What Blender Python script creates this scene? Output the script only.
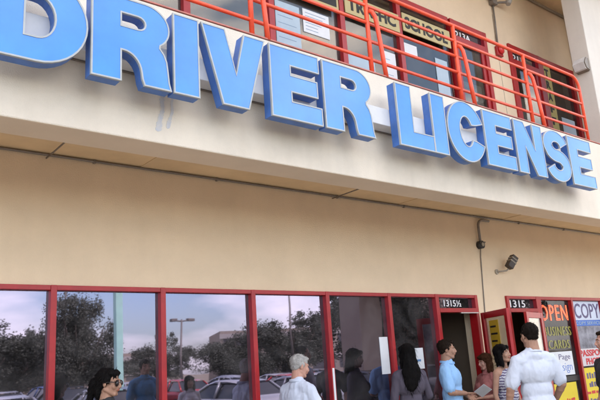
import bpy, bmesh, math, random
from mathutils import Vector, Matrix, noise
from mathutils.geometry import tessellate_polygon
R = math.radians
scene = bpy.context.scene
COL = scene.collection
for o in list(bpy.data.objects): bpy.data.objects.remove(o)

# ------------------------------------------------------------------ camera
cam = bpy.data.cameras.new('camera'); camo = bpy.data.objects.new('camera', cam); COL.objects.link(camo)
cam.sensor_width = 36.0; cam.lens = 39.3; cam.clip_end = 3000; cam.clip_start = 0.05
yaw, pitch, roll = R(39.477), R(14.187), R(-3.806)
fw = Vector((math.sin(yaw)*math.cos(pitch), math.cos(yaw)*math.cos(pitch), math.sin(pitch)))
rt = Vector((math.cos(yaw), -math.sin(yaw), 0)); up = rt.cross(fw)
r2 = rt*math.cos(roll) + up*math.sin(roll); u2 = -rt*math.sin(roll) + up*math.cos(roll)
m = Matrix((r2, u2, -fw)).transposed().to_4x4(); m.translation = Vector((0, -6.0, 1.57))
camo.matrix_world = m
scene.camera = camo

# ------------------------------------------------------------------ sky and sun (sun high behind the building: the front is in open shade)
SUN_EL, SUN_AZ = 52.0, 20.0        # azimuth from +Y towards +X
w = bpy.data.worlds.new('World'); scene.world = w; w.use_nodes = True
nt = w.node_tree; nt.nodes.clear()
out = nt.nodes.new('ShaderNodeOutputWorld'); bg = nt.nodes.new('ShaderNodeBackground')
sky = nt.nodes.new('ShaderNodeTexSky'); sky.sky_type = 'NISHITA'; sky.sun_disc = False
sky.sun_elevation = R(SUN_EL); sky.sun_rotation = R(SUN_AZ); sky.dust_density = 2.0; sky.air_density = 1.0
tc = nt.nodes.new('ShaderNodeTexCoord'); mp = nt.nodes.new('ShaderNodeMapping'); mp.inputs['Scale'].default_value = (1.6, 1.6, 5.0)
nz = nt.nodes.new('ShaderNodeTexNoise'); nz.inputs['Scale'].default_value = 2.2; nz.inputs['Detail'].default_value = 6
cr = nt.nodes.new('ShaderNodeValToRGB'); cr.color_ramp.elements[0].position = 0.43; cr.color_ramp.elements[1].position = 0.66
mx = nt.nodes.new('ShaderNodeMix'); mx.data_type = 'RGBA'; mx.inputs['B'].default_value = (9.6, 8.9, 8.3, 1)
nt.links.new(tc.outputs['Generated'], mp.inputs['Vector']); nt.links.new(mp.outputs['Vector'], nz.inputs['Vector'])
nt.links.new(nz.outputs['Fac'], cr.inputs['Fac']); nt.links.new(cr.outputs['Color'], mx.inputs['Factor'])
nt.links.new(sky.outputs['Color'], mx.inputs['A']); nt.links.new(mx.outputs['Result'], bg.inputs['Color'])
bg.inputs['Strength'].default_value = 0.15
nt.links.new(bg.outputs['Background'], out.inputs['Surface'])
sl = bpy.data.lights.new('sun', 'SUN'); sl.energy = 2.6; sl.angle = R(0.5); sl.color = (1.0, 0.95, 0.87)
so = bpy.data.objects.new('sun', sl); COL.objects.link(so)
sd = Vector((math.sin(R(SUN_AZ))*math.cos(R(SUN_EL)), math.cos(R(SUN_AZ))*math.cos(R(SUN_EL)), math.sin(R(SUN_EL))))
so.rotation_euler = sd.to_track_quat('Z', 'Y').to_euler(); so.location = (0, 20, 40)
scene.view_settings.view_transform = 'Standard'; scene.view_settings.look = 'None'
scene.view_settings.exposure = 1.95; scene.view_settings.gamma = 1.0; scene.view_settings.use_curve_mapping = False

# ------------------------------------------------------------------ materials
MATS = {}
def mat(name, col, rough=0.6, var=0.0, vscale=3.0, bump=0.0, bscale=40.0, metal=0.0, emit=None, streak=0.0, col2=None, spec=0.5):
    if name in MATS: return MATS[name]
    M = bpy.data.materials.new(name); M.use_nodes = True; n = M.node_tree; b = n.nodes['Principled BSDF']
    b.inputs['Base Color'].default_value = (*col, 1); b.inputs['Roughness'].default_value = rough; b.inputs['Metallic'].default_value = metal
    b.inputs['Specular IOR Level'].default_value = spec
    t = n.nodes.new('ShaderNodeTexCoord')
    if var > 0 or streak > 0:
        a = n.nodes.new('ShaderNodeTexNoise'); a.inputs['Scale'].default_value = vscale; a.inputs['Detail'].default_value = 8; a.inputs['Roughness'].default_value = 0.62
        n.links.new(t.outputs['Object'], a.inputs['Vector'])
        r = n.nodes.new('ShaderNodeValToRGB'); r.color_ramp.elements[0].position = 0.3; r.color_ramp.elements[1].position = 0.7
        d = col2 if col2 else tuple(c*(1-var) for c in col)
        r.color_ramp.elements[0].color = (*d, 1); r.color_ramp.elements[1].color = (*[min(1, c*(1+var*0.4)) for c in col], 1)
        n.links.new(a.outputs['Fac'], r.inputs['Fac']); last = r.outputs['Color']
        if streak > 0:
            mp = n.nodes.new('ShaderNodeMapping'); mp.inputs['Scale'].default_value = (5, 5, 0.35)
            s = n.nodes.new('ShaderNodeTexNoise'); s.inputs['Scale'].default_value = 1.3; s.inputs['Detail'].default_value = 7
            n.links.new(t.outputs['Object'], mp.inputs['Vector']); n.links.new(mp.outputs['Vector'], s.inputs['Vector'])
            sr = n.nodes.new('ShaderNodeValToRGB'); sr.color_ramp.elements[0].position = 0.45; sr.color_ramp.elements[1].position = 0.75
            sr.color_ramp.elements[0].color = (0, 0, 0, 1); sr.color_ramp.elements[1].color = (streak, streak, streak, 1)
            n.links.new(s.outputs['Fac'], sr.inputs['Fac'])
            x = n.nodes.new('ShaderNodeMix'); x.data_type = 'RGBA'; x.inputs['B'].default_value = (col[0]*.55, col[1]*.5, col[2]*.45, 1)
            n.links.new(sr.outputs['Color'], x.inputs['Factor']); n.links.new(last, x.inputs['A']); last = x.outputs['Result']
        n.links.new(last, b.inputs['Base Color'])
    if bump > 0:
        a = n.nodes.new('ShaderNodeTexNoise'); a.inputs['Scale'].default_value = bscale; a.inputs['Detail'].default_value = 5
        n.links.new(t.outputs['Object'], a.inputs['Vector'])
        bb = n.nodes.new('ShaderNodeBump'); bb.inputs['Strength'].default_value = bump; bb.inputs['Distance'].default_value = 0.01
        n.links.new(a.outputs['Fac'], bb.inputs['Height']); n.links.new(bb.outputs['Normal'], b.inputs['Normal'])
    if emit: b.inputs['Emission Color'].default_value = (*emit[0], 1); b.inputs['Emission Strength'].default_value = emit[1]
    MATS[name] = M; return M

def glass_mat(name, refl, tint, through, wav=0.010, span=.35):
    M = bpy.data.materials.new(name); M.use_nodes = True; n = M.node_tree; n.nodes.clear()
    o = n.nodes.new('ShaderNodeOutputMaterial'); g = n.nodes.new('ShaderNodeBsdfGlossy'); tr = n.nodes.new('ShaderNodeBsdfTransparent')
    g.inputs['Roughness'].default_value = 0.017; g.inputs['Color'].default_value = (*tint, 1); tr.inputs['Color'].default_value = (*through, 1)
    lw = n.nodes.new('ShaderNodeLayerWeight'); lw.inputs['Blend'].default_value = 0.35
    mr = n.nodes.new('ShaderNodeMapRange'); mr.inputs['To Min'].default_value = refl; mr.inputs['To Max'].default_value = min(0.95, refl+span)
    n.links.new(lw.outputs['Fresnel'], mr.inputs['Value'])
    x = n.nodes.new('ShaderNodeMixShader'); n.links.new(mr.outputs['Result'], x.inputs['Fac'])
    n.links.new(tr.outputs[0], x.inputs[1]); n.links.new(g.outputs[0], x.inputs[2])
    t2 = n.nodes.new('ShaderNodeTexCoord'); sm = n.nodes.new('ShaderNodeTexNoise'); sm.inputs['Scale'].default_value = 2.3; sm.inputs['Detail'].default_value = 9; sm.inputs['Distortion'].default_value = 1.2
    m2 = n.nodes.new('ShaderNodeMapRange'); m2.inputs['From Min'].default_value = .42; m2.inputs['From Max'].default_value = .75; m2.inputs['To Min'].default_value = .012; m2.inputs['To Max'].default_value = .085
    df = n.nodes.new('ShaderNodeBsdfDiffuse'); df.inputs['Color'].default_value = (.5, .47, .47, 1); x2 = n.nodes.new('ShaderNodeMixShader')
    n.links.new(t2.outputs['Object'], sm.inputs['Vector']); n.links.new(sm.outputs['Fac'], m2.inputs['Value']); n.links.new(m2.outputs['Result'], x2.inputs['Fac'])
    n.links.new(x.outputs[0], x2.inputs[1]); n.links.new(df.outputs[0], x2.inputs[2]); n.links.new(x2.outputs[0], o.inputs['Surface'])
    t = n.nodes.new('ShaderNodeTexCoord'); a = n.nodes.new('ShaderNodeTexNoise'); a.inputs['Scale'].default_value = 1.1; a.inputs['Detail'].default_value = 1
    bb = n.nodes.new('ShaderNodeBump'); bb.inputs['Strength'].default_value = wav*10; bb.inputs['Distance'].default_value = 0.02
    n.links.new(t.outputs['Object'], a.inputs['Vector']); n.links.new(a.outputs['Fac'], bb.inputs['Height']); n.links.new(bb.outputs['Normal'], g.inputs['Normal'])
    return M

M_FASCIA = mat('cream_stucco', (.76, .675, .56), .85, .12, 1.6, .45, 90, streak=.10)
M_WALL = mat('tan_stucco', (.74, .58, .405), .88, .08, 1.7, .5, 90, streak=.05)
M_PIER = mat('pale_stucco', (.66, .61, .545), .88, .07, 1.3, .25, 60, streak=.10)
M_SOFFIT = mat('soffit_paint', (.80, .61, .37), .85, .12, 2.0, .15, 40)
M_BEAMU = mat('beam_paint', (.84, .71, .54), .85, .08, 1.5, .15, 40)
M_RACE = mat('raceway_metal', (.66, .66, .67), .5, .12, 4.0)
M_RED = mat('red_frame_paint', (.37, .010, .014), .38, .22, 7.0, .05, 20)
M_RAIL = mat('red_rail_paint', (.88, .095, .034), .38, .16, 9.0, .04, 30)
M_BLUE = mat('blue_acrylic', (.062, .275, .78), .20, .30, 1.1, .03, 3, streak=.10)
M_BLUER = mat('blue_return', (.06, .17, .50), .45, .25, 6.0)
M_TRIM = mat('cream_trim', (.40, .42, .42), .5, .15, 8.0)
M_CONC = mat('concrete_walk', (.33, .285, .225), .85, .18, 2.0, .3, 80)
M_ASPH = mat('asphalt', (.05, .05, .052), .9, .3, 1.5, .4, 120)
M_LINE = mat('lane_paint', (.75, .75, .72), .7, .25, 8)
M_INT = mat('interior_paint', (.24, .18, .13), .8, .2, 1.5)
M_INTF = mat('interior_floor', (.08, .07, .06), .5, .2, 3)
M_BLACK = mat('black_plastic', (.02, .02, .022), .45)
M_DARKM = mat('grey_conduit', (.20, .17, .145), .55, .2, 20)
M_BEIGEM = mat('painted_conduit', (.34, .29, .23), .6, .2, 12)
M_WHITE = mat('white_lettering', (.78, .78, .78), .5)
M_PAPER = mat('white_paper', (.72, .73, .75), .7, .06, 10)
M_PAPERB = mat('bluish_paper', (.42, .52, .60), .7, .08, 6)
M_INK = mat('black_ink', (.012, .012, .012), .6)
M_GLASS1 = glass_mat('tinted_mirror_glass', .25, (.73, .68, .93), (.20, .17, .20))
M_GLASS2 = glass_mat('upper_window_glass', .05, (.92, .88, .84), (.62, .60, .56), span=.22)
M_GLASSD = glass_mat('clear_door_glass', .06, (.9, .9, .9), (.72, .70, .66))
M_GLASSS = glass_mat('shop_window_glass', .03, (.8, .8, .85), (.50, .50, .50), span=.10)

# ------------------------------------------------------------------ helpers
def tag(o, label=None, cat=None, group=None, kind=None):
    if label: o['label'] = label
    if cat: o['category'] = cat
    if group: o['group'] = group
    if kind: o['kind'] = kind
    return o
def link(name, me, parent=None):
    o = bpy.data.objects.new(name, me); COL.objects.link(o)
    if parent: o.parent = parent
    return o
def thing(name, loc, label, cat, group=None, rz=0.0):
    o = bpy.data.objects.new(name, None); COL.objects.link(o); o.location = loc; o.rotation_euler = (0, 0, rz); o.empty_display_size = .1
    return tag(o, label, cat, group)
def wl(o):          # world offset of a (translation-only) chain
    v = Vector((0, 0, 0))
    while o: v += Vector(o.location); o = o.parent
    return v
def mesh_obj(name, bm, mt, parent=None, world=False, smooth=False):
    if world and parent: bmesh.ops.translate(bm, verts=bm.verts, vec=-wl(parent))
    me = bpy.data.meshes.new(name); bm.to_mesh(me); bm.free()
    for x in (mt if isinstance(mt, (list, tuple)) else [mt]): me.materials.append(x)
    if smooth:
        for p in me.polygons: p.use_smooth = True
    return link(name, me, parent)
def box(bm, x0, x1, y0, y1, z0, z1, bev=0.0, mi=0):
    v = [bm.verts.new(c) for c in ((x0,y0,z0),(x1,y0,z0),(x1,y1,z0),(x0,y1,z0),(x0,y0,z1),(x1,y0,z1),(x1,y1,z1),(x0,y1,z1))]
    fs = [bm.faces.new([v[i] for i in q]) for q in ((3,2,1,0),(4,5,6,7),(0,1,5,4),(1,2,6,5),(2,3,7,6),(3,0,4,7))]
    for f in fs: f.material_index = mi
    if bev > 0:
        es = list({e for f in fs for e in f.edges})
        r = bmesh.ops.bevel(bm, geom=es, offset=bev, segments=2, affect='EDGES', profile=.5)
        for f in r['faces']: f.material_index = mi
    return v
def frame_of(d):
    d = d.normalized(); a = Vector((0, 0, 1)) if abs(d.z) < .9 else Vector((1, 0, 0))
    u = d.cross(a).normalized(); return u, d.cross(u).normalized()
def tube(bm, pts, r, seg=10, mi=0, cap=True):
    pts = [Vector(p) for p in pts]; rs = r if isinstance(r, (list, tuple)) else [r]*len(pts); rings = []
    u = None
    for i, p in enumerate(pts):
        d = (pts[min(i+1, len(pts)-1)] - pts[max(i-1, 0)])
        if u is None: u, v = frame_of(d)
        else:
            d = d.normalized(); u = (u - d*u.dot(d)).normalized(); v = d.cross(u)
        rings.append([bm.verts.new(p + (u*math.cos(2*math.pi*k/seg) + v*math.sin(2*math.pi*k/seg))*rs[i]) for k in range(seg)])
    for a, b in zip(rings, rings[1:]):
        for k in range(seg):
            f = bm.faces.new((a[k], a[(k+1) % seg], b[(k+1) % seg], b[k])); f.smooth = True; f.material_index = mi
    if cap:
        bm.faces.new(rings[0][::-1]).material_index = mi; bm.faces.new(rings[-1]).material_index = mi
def recalc(bm): bmesh.ops.recalc_face_normals(bm, faces=bm.faces)
def B(): return bmesh.new()
def boxo(name, mt, parent, *a, bev=0.0):
    bm = B(); box(bm, *a, bev=bev); return mesh_obj(name, bm, mt, parent, world=True)
def text_bm(s, x0, x1, z0, z1, y, depth=.004, bold=0.0, vertical=False, facing=-1):
    c = bpy.data.curves.new('t', 'FONT'); c.body = s; c.offset = bold; c.extrude = .05; c.resolution_u = 3
    if vertical: c.space_line = .95; c.align_x = 'CENTER'
    o = bpy.data.objects.new('t', c); COL.objects.link(o)
    dg = bpy.context.evaluated_depsgraph_get(); me = bpy.data.meshes.new_from_object(o.evaluated_get(dg))
    bpy.data.objects.remove(o); bpy.data.curves.remove(c)
    bm = B(); bm.from_mesh(me); bpy.data.meshes.remove(me)
    xs = [v.co.x for v in bm.verts]; ys = [v.co.y for v in bm.verts]; a, b = min(xs), max(xs); e, f = min(ys), max(ys)
    for v in bm.verts:
        u = (v.co.x-a)/(b-a); t = (v.co.y-e)/(f-e); d = v.co.z/.05*.5+.5
        v.co = Vector((x0+(x1-x0)*u, y-depth*d, z0+(z1-z0)*t))
    return bm
def text(name, s, mt, parent, x0, x1, z0, z1, y, **k):
    return mesh_obj(name, text_bm(s, x0, x1, z0, z1, y, **k), mt, parent, world=True)

# ------------------------------------------------------------------ ground (structure)
def sheet(name, x0, x1, y0, y1, z, mt):
    bm = B(); v = [bm.verts.new(c) for c in ((x0,y0,z),(x1,y0,z),(x1,y1,z),(x0,y1,z))]; bm.faces.new(v)
    return tag(mesh_obj(name, bm, mt), kind='structure')
sheet('ground', -900, 900, -1500, 900, -.145, mat('dry_ground', (.23, .18, .12), .95, .3, .05))
sheet('parking_lot', -80, 90, -75, -8.15, -.14, M_ASPH)
bm = B(); box(bm, -30, 40, -8.0, 14, -.3, 0); tag(mesh_obj('pavement', bm, M_CONC), kind='structure')
bm = B(); box(bm, -30, 40, -8.15, -8.002, -.3, .002, .015); tag(mesh_obj('kerb', bm, mat('red_kerb', (.42, .38, .33), .8, .2, 3)), kind='structure')
bm = B()
for row, (ya, yb) in enumerate(((-13.9, -9.0), (-25.4, -20.4), (-30.9, -25.9))):
    for k in range(24):
        x = -12+k*2.75; v = [bm.verts.new(c) for c in ((x,ya,-.136),(x+.1,ya,-.136),(x+.1,yb,-.136),(x,yb,-.136))]; bm.faces.new(v)
tag(mesh_obj('stall_markings', bm, M_LINE), kind='structure')

# ------------------------------------------------------------------ building
XL, XR = -6.0, 17.0
bld = thing('shopping_center', (0, 0, 0), 'two storey tan stucco shopping centre with red window frames and a white balcony fascia', 'building')
M1 = [-3.44, -2.36, -1.27, -.19, .90, 1.99, 3.07, 4.165, 5.25, 6.32, 7.27]
ZH = 2.42
bm = B()
box(bm, XL, XR, 0, .25, ZH, 3.66); box(bm, XL, M1[0]-.035, 0, .25, 0, ZH-.0)
box(bm, 8.19, 8.93, 0, .25, 0, ZH); box(bm, 12.93, XR, 0, .25, 0, ZH)
mesh_obj('wall', bm, M_WALL, bld)
def frame_bm(x0, x1, z0, z1, y0, y1, wl_, wr_, wt, wb):
    bm = B()
    box(bm, x0, x0+wl_, y0, y1, z0, z1, .004)
    if wr_: box(bm, x1-wr_, x1, y0, y1, z0, z1, .004)
    xr = x1-(wr_ or 0)
    box(bm, x0+wl_, xr, y0+.003, y1, z1-wt, z1-.001, .003); box(bm, x0+wl_, xr, y0+.003, y1, z0, z0+wb, .003)
    return bm
def pane(parent, x0, x1, z0, z1, y, mt):
    bm = B(); box(bm, x0, x1, y, y+.006, z0, z1); return mesh_obj('pane', bm, mt, parent, world=True)
def window(x0, x1, z0, z1, mt, last=False, wt=.045, wm=.056, wb=.08, Y=0.0):
    r = mesh_obj('window', frame_bm(x0-wm/2, x1+(wm/2 if last else -wm/2), z0, z1, Y-.03, Y+.10, wm, wm if last else 0, wt, wb), M_RED, bld)
    pane(r, x0+wm/2-.01, x1-wm/2+.01, z0+wb-.01, z1-wt+.01, Y+.035, mt); return r
for i in range(10): window(M1[i], M1[i+1]-.002, .05, ZH-.001, M_GLASS1)
# door 1315 1/2 : frame, transom, open leaf
fr = mesh_obj('door_frame', frame_bm(7.27-.035, 8.188, .0, ZH-.001, -.035, .10, .07, .065, .045, .012), M_RED, bld)
boxo('transom_bar', M_RED, fr, 7.307, 8.12, -.037, .098, 2.165, 2.225, bev=.004)
pane(fr, 7.30, 8.13, 2.22, 2.38, .03, M_GLASS1)
boxo('closer_arm', mat('silver_metal', (.55,.55,.55), .35, metal=.8), fr, 7.72, 8.12, -.075, -.045, 2.145, 2.163, bev=.003)
text('number', '1315\u00bd', M_WHITE, fr, 7.47, 7.86, 2.25, 2.345, .026, bold=.012)
# door 1315
fr = mesh_obj('door_frame', frame_bm(8.932, 9.83, .0, ZH-.001, -.035, .10, .065, .085, .045, .012), M_RED, bld)
boxo('transom_bar', M_RED, fr, 8.997, 9.745, -.037, .098, 2.165, 2.225, bev=.004)
pane(fr, 8.99, 9.75, 2.22, 2.38, .03, M_GLASS1)
text('number', '1315', M_WHITE, fr, 9.08, 9.50, 2.245, 2.36, .026, bold=.012)
# open door leaves (parts of the building, turned on their hinges)
def leaf(hx, hy, ang, width, mirror, gm, label):
    r = bpy.data.objects.new('door', None); COL.objects.link(r); r.parent = bld; r.location = (hx, hy, 0); r.rotation_euler = (0, 0, ang); r['label'] = label
    s = -1 if mirror else 1
    bm = B()
    xs = sorted((0, s*.085)); box(bm, xs[0], xs[1], -.022, .022, .01, 2.15, .004)
    xs2 = sorted((s*(width-.085), s*width)); box(bm, xs2[0], xs2[1], -.022, .022, .01, 2.15, .004)
    a, b = sorted((s*.086, s*(width-.086)))
    box(bm, a, b, -.020, .020, 2.06, 2.149, .003); box(bm, a, b, -.020, .020, .01, .25, .003)
    me = bpy.data.meshes.new('leaf_frame'); bm.to_mesh(me); bm.free(); me.materials.append(M_RED); link('leaf_frame', me, r)
    bm = B(); box(bm, a-.005, b+.005, -.004, .004, .245, 2.065); me = bpy.data.meshes.new('pane'); bm.to_mesh(me); bm.free(); me.materials.append(gm); link('pane', me, r)
    bm = B(); hxp = s*(width-.045); tube(bm, [(hxp, -.02, .85), (hxp, -.07, .88), (hxp, -.07, 1.2), (hxp, -.02, 1.23)], .012, 8)
    me = bpy.data.meshes.new('handle'); bm.to_mesh(me); bm.free(); me.materials.append(mat('silver_metal', (.55,.55,.55), .35, metal=.8)); link('handle', me, r)
    return r
leafA = leaf(8.19, -.07, R(-119), .81, False, M_GLASSD, 'red framed glass door standing wide open with a yellow notice')
leafB = leaf(9.76, -.07, R(14), .76, True, M_GLASSD, 'bright red framed glass door standing slightly ajar')
# yellow notice taped on the open leaf (own thing)
yn = thing('notice', (8.19, -.07, 0), 'yellow paper notice taped inside the open red glass door', 'notice', rz=R(-119))
bm = B(); box(bm, .22, .50, -.010, -.006, 1.52, 2.02); mesh_obj('paper', bm, mat('ochre_paper', (.50, .33, .02), .7, .1, 6), yn)
bm = B()
for k in range(4): box(bm, .25, .25+.20-.03*(k % 2), -.0125, -.0105, 1.62+k*.10, 1.645+k*.10)
mesh_obj('printed_lines', bm, M_INK, yn)
# shop windows at the right
window(9.83+.033, 10.86, .05, ZH-.001, M_GLASSS, wt=.05)
window(10.86, 11.90, .05, ZH-.001, M_GLASSS, wt=.05)
window(11.90, 12.93, .05, ZH-.001, M_GLASSS, last=True, wt=.05)
# interior
bm = B()
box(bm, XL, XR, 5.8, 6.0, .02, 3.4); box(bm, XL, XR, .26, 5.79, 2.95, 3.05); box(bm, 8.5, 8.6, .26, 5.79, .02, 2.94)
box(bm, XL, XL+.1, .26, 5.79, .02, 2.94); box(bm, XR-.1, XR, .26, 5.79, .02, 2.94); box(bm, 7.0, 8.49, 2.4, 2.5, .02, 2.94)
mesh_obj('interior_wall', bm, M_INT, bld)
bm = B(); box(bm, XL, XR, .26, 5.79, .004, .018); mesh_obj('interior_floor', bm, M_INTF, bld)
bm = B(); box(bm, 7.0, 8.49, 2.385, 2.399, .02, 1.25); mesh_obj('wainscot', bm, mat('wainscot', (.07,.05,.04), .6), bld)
# soffit, joists, beam/fascia, walkway
bm = B(); box(bm, XL, XR, -1.05, -.001, 3.662, 3.80); mesh_obj('soffit', bm, M_SOFFIT, bld)
for x in (-2.9, -.5, 3.0, 6.85, 9.3):
    bm = B(); box(bm, x-.16, x+.16, -1.049, -.002, 3.655, 3.661, .002); mesh_obj('patch_board', bm, mat('patch_paint', (.74, .56, .34), .85, .1, 3), bld)
bm = B(); box(bm, XL, XR, -1.40, -1.052, 3.40, 4.655, .012); recalc(bm)
for f in bm.faces:
    if f.normal.z < -.8: f.material_index = 1
mesh_obj('fascia', bm, [M_FASCIA, M_BEAMU], bld)
bm = B(); box(bm, XL, XR, -1.408, -1.03, 4.657, 4.672, .003); mesh_obj('coping', bm, mat('coping_red', (.50,.16,.12), .6, .3, 5), bld)
bm = B(); box(bm, XL, XR, -1.028, 0, 4.40, 4.62); mesh_obj('walkway_floor', bm, M_CONC, bld)
# upper wall with openings
Z2 = 7.07
U = [-1.6, -.34, .92, 2.17, 3.42, 4.66, 5.92, 7.14, 8.42]
bm = B()
box(bm, XL, XR, 0, .25, Z2, 9.6); box(bm, XL, U[0]-.045, 0, .25, 4.62, Z2); box(bm, 9.43, 10.10, 0, .25, 4.62, Z2); box(bm, 12.40, XR, 0, .25, 4.62, Z2)
mesh_obj('upper_wall', bm, M_WALL, bld)
bm = B(); box(bm, 9.775, 9.782, -.003, 0, 4.62, Z2+.5); mesh_obj('wall_joint', bm, M_DARKM, bld)
for i in range(8): window(U[i], U[i+1]-.002, 4.63, Z2-.001, M_GLASS2, wt=.09, wm=.09)
for i, (a, b) in enumerate(zip(U[:5], U[1:6])):
    boxo('blind', mat('pale_blind', (.60, .66, .74), .7, .10, 2.5), bld, a+.05, b-.05, .055, .062, 4.72, 6.96)
boxo('blind', mat('grey_blind', (.27, .27, .30), .7, .15, 2.5), bld, 4.72, 5.86, .055, .062, 4.72, 6.50)
def door2(x0, x1, num, nx0, nx1, label):
    fr = mesh_obj('door_frame', frame_bm(x0, x1, 4.62, Z2-.001, -.035, .10, .10, .09, .09, .02), M_RED, bld); fr['label'] = label
    boxo('transom_bar', M_RED, fr, x0+.10, x1-.09, -.037, .098, 6.67, 6.78, bev=.004)
    boxo('door', M_RED, fr, x0+.102, x1-.092, -.005, .04, 4.66, 5.0, bev=.004)
    bm = B(); box(bm, x0+.102, x0+.19, -.005, .04, 5.002, 6.66, .003); box(bm, x1-.18, x1-.092, -.005, .04, 5.002, 6.66, .003); mesh_obj('stile', bm, M_RED, fr, world=True)
    pane(fr, x0+.18, x1-.17, 4.99, 6.68, .02, M_GLASS2); pane(fr, x0+.09, x1-.08, 6.77, 6.99, .03, M_GLASS1)
    text('number', num, M_WHITE, fr, nx0, nx1, 6.80, 6.915, .026, bold=.012)
door2(8.425, 9.428, '213A', 8.60, 9.02, 'red door frame with the number 213A on its transom')
door2(10.102, 11.14, '211', 10.28, 10.58, 'red door frame with the number 211 on its transom')
window(11.14+.046, 12.355, 4.63, Z2-.001, M_GLASS2, last=True, wt=.09, wm=.09)
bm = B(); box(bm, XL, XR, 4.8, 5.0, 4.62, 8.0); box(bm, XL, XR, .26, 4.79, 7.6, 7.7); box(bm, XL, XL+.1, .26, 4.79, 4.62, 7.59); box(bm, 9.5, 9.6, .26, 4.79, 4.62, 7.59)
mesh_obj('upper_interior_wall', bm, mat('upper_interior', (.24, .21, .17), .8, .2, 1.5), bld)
bm = B(); box(bm, XL, XR, -1.7, .25, 8.40, 8.42); mesh_obj('walkway_ceiling', bm, M_SOFFIT, bld)
bm = B(); box(bm, XL-.2, XR+.2, -1.95, 12, 9.61, 9.85); box(bm, XL, XR, -1.95, -1.72, 8.36, 9.605); mesh_obj('roof', bm, M_FASCIA, bld)
bm = B(); box(bm, XL, XL+.25, .26, 12, 0, 9.6); box(bm, XR-.25, XR, .26, 12, 0, 9.6); box(bm, XL+.26, XR-.26, 11.75, 12, 0, 9.6); box(bm, XL+.26, XR-.26, .26, 11.7, 3.7, 4.3)
mesh_obj('outer_wall', bm, M_WALL, bld)
bm = B(); box(bm, 10.75, 11.95, -1.15, -.83, 4.625, 8.398, .01); box(bm, 12.47, 14.6, -.80, -.002, 4.625, 8.398, .01); mesh_obj('pier', bm, M_PIER, bld)

# ------------------------------------------------------------------ conduits on the wall
def conduit(name, pts, r, label, mt=M_DARKM, extras=()):
    t = thing(name, pts[0], label, 'conduit'); bm = B(); tube(bm, pts, r, 8); mesh_obj('pipe', bm, mt, t, world=True)
    for n_, a in extras:
        for q in a:
            bm = B(); box(bm, *q, bev=.006); mesh_obj(n_, bm, mt, t, world=True)
    return t
def arc(c, r, a0, a1, n, plane='xz'):
    o = []
    for k in range(n+1):
        a = R(a0+(a1-a0)*k/n); o.append((c[0]+r*math.cos(a), c[1], c[2]+r*math.sin(a)))
    return o
conduit('conduit', [(-6, -.02, 3.640), (XR, -.02, 3.640)], .012, 'long thin grey conduit running along the top of the lower wall under the balcony',
        extras=[('clip', [(x-.015, x+.012, -.038, -.001, 3.618, 3.655) for x in (-3, -1.2, .6, 2.35, 3.75, 5.55, 6.8, 9.6, 11)])])
conduit('conduit', [(1.88, -.04, 3.60), (1.88, -.30, 3.60), (1.87, -.95, 3.60)], .008, 'short dark conduit crossing the soffit above the sunglasses woman, at the left')
conduit('conduit', [(5.44, -.04, 3.60), (5.44, -.30, 3.60), (5.43, -.95, 3.60)], .008, 'short dark conduit crossing the soffit below the letter L of LICENSE')
for o in list(COL.objects): pass
jb = conduit('conduit', [(8.72, -.045, 3.585)] + arc((8.54, -.045, 3.475), .11, 90, 180, 6)[0:] + [(8.43, -.045, 3.25)], .02, 'bent dark conduit dropping from the soffit to a small junction box')
cable = conduit('cable', [(8.44, -.03, 3.16), (8.435, -.012, 3.0), (8.40, -.010, 2.6), (8.36, -.010, 2.15), (8.37, -.010, .2)], .008, 'thin black cable hanging down the wall between the two lower doors')
jx = thing('junction_box', (8.435, -.04, 3.19), 'small round black junction box on the wall above the open red door', 'junction box')
bm = B(); tube(bm, [(8.435, -.001, 3.19), (8.435, -.075, 3.19)], .062, 16); mesh_obj('body', bm, M_BLACK, jx, world=True)
bm = B(); tube(bm, [(8.435, -.0755, 3.19), (8.435, -.088, 3.19)], .03, 12); mesh_obj('cover', bm, M_BEIGEM, jx, world=True)
bm = B(); tube(bm, [(8.50, -.04, 3.22), (8.56, -.035, 3.24)], .014, 8); mesh_obj('stub', bm, M_DARKM, jx, world=True)
# floodlight / camera on the wall
cx = thing('security_camera', (8.85, -.02, 2.80), 'dark box shaped security camera on a wall bracket above the number 1315', 'camera')
bm = B(); tube(bm, [(8.80, -.001, 2.79), (8.80, -.02, 2.79)], .04, 12); tube(bm, [(8.80, -.02, 2.79), (8.93, -.10, 2.80), (9.02, -.13, 2.86)], .013, 8); mesh_obj('bracket', bm, M_BEIGEM, cx, world=True)
bm = B(); box(bm, -.11, .11, -.05, .05, -.055, .055, .010)
bmesh.ops.rotate(bm, verts=bm.verts, cent=(0,0,0), matrix=Matrix.Rotation(R(-52), 3, 'Y')); bmesh.ops.rotate(bm, verts=bm.verts, cent=(0,0,0), matrix=Matrix.Rotation(R(-18), 3, 'Z'))
bmesh.ops.translate(bm, verts=bm.verts, vec=(9.01, -.16, 2.93)); mesh_obj('housing', bm, mat('dark_brown_metal', (.05,.035,.028), .5, .2, 8), cx, world=True)
bm = B(); box(bm, -.012, .010, -.055, .055, -.060, .060, .004); box(bm, .045, .062, -.055, .055, -.060, .060, .004)
bmesh.ops.rotate(bm, verts=bm.verts, cent=(0,0,0), matrix=Matrix.Rotation(R(-52), 3, 'Y')); bmesh.ops.rotate(bm, verts=bm.verts, cent=(0,0,0), matrix=Matrix.Rotation(R(-18), 3, 'Z'))
bmesh.ops.translate(bm, verts=bm.verts, vec=(9.01, -.16, 2.93)); mesh_obj('band', bm, M_BEIGEM, cx, world=True)
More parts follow.
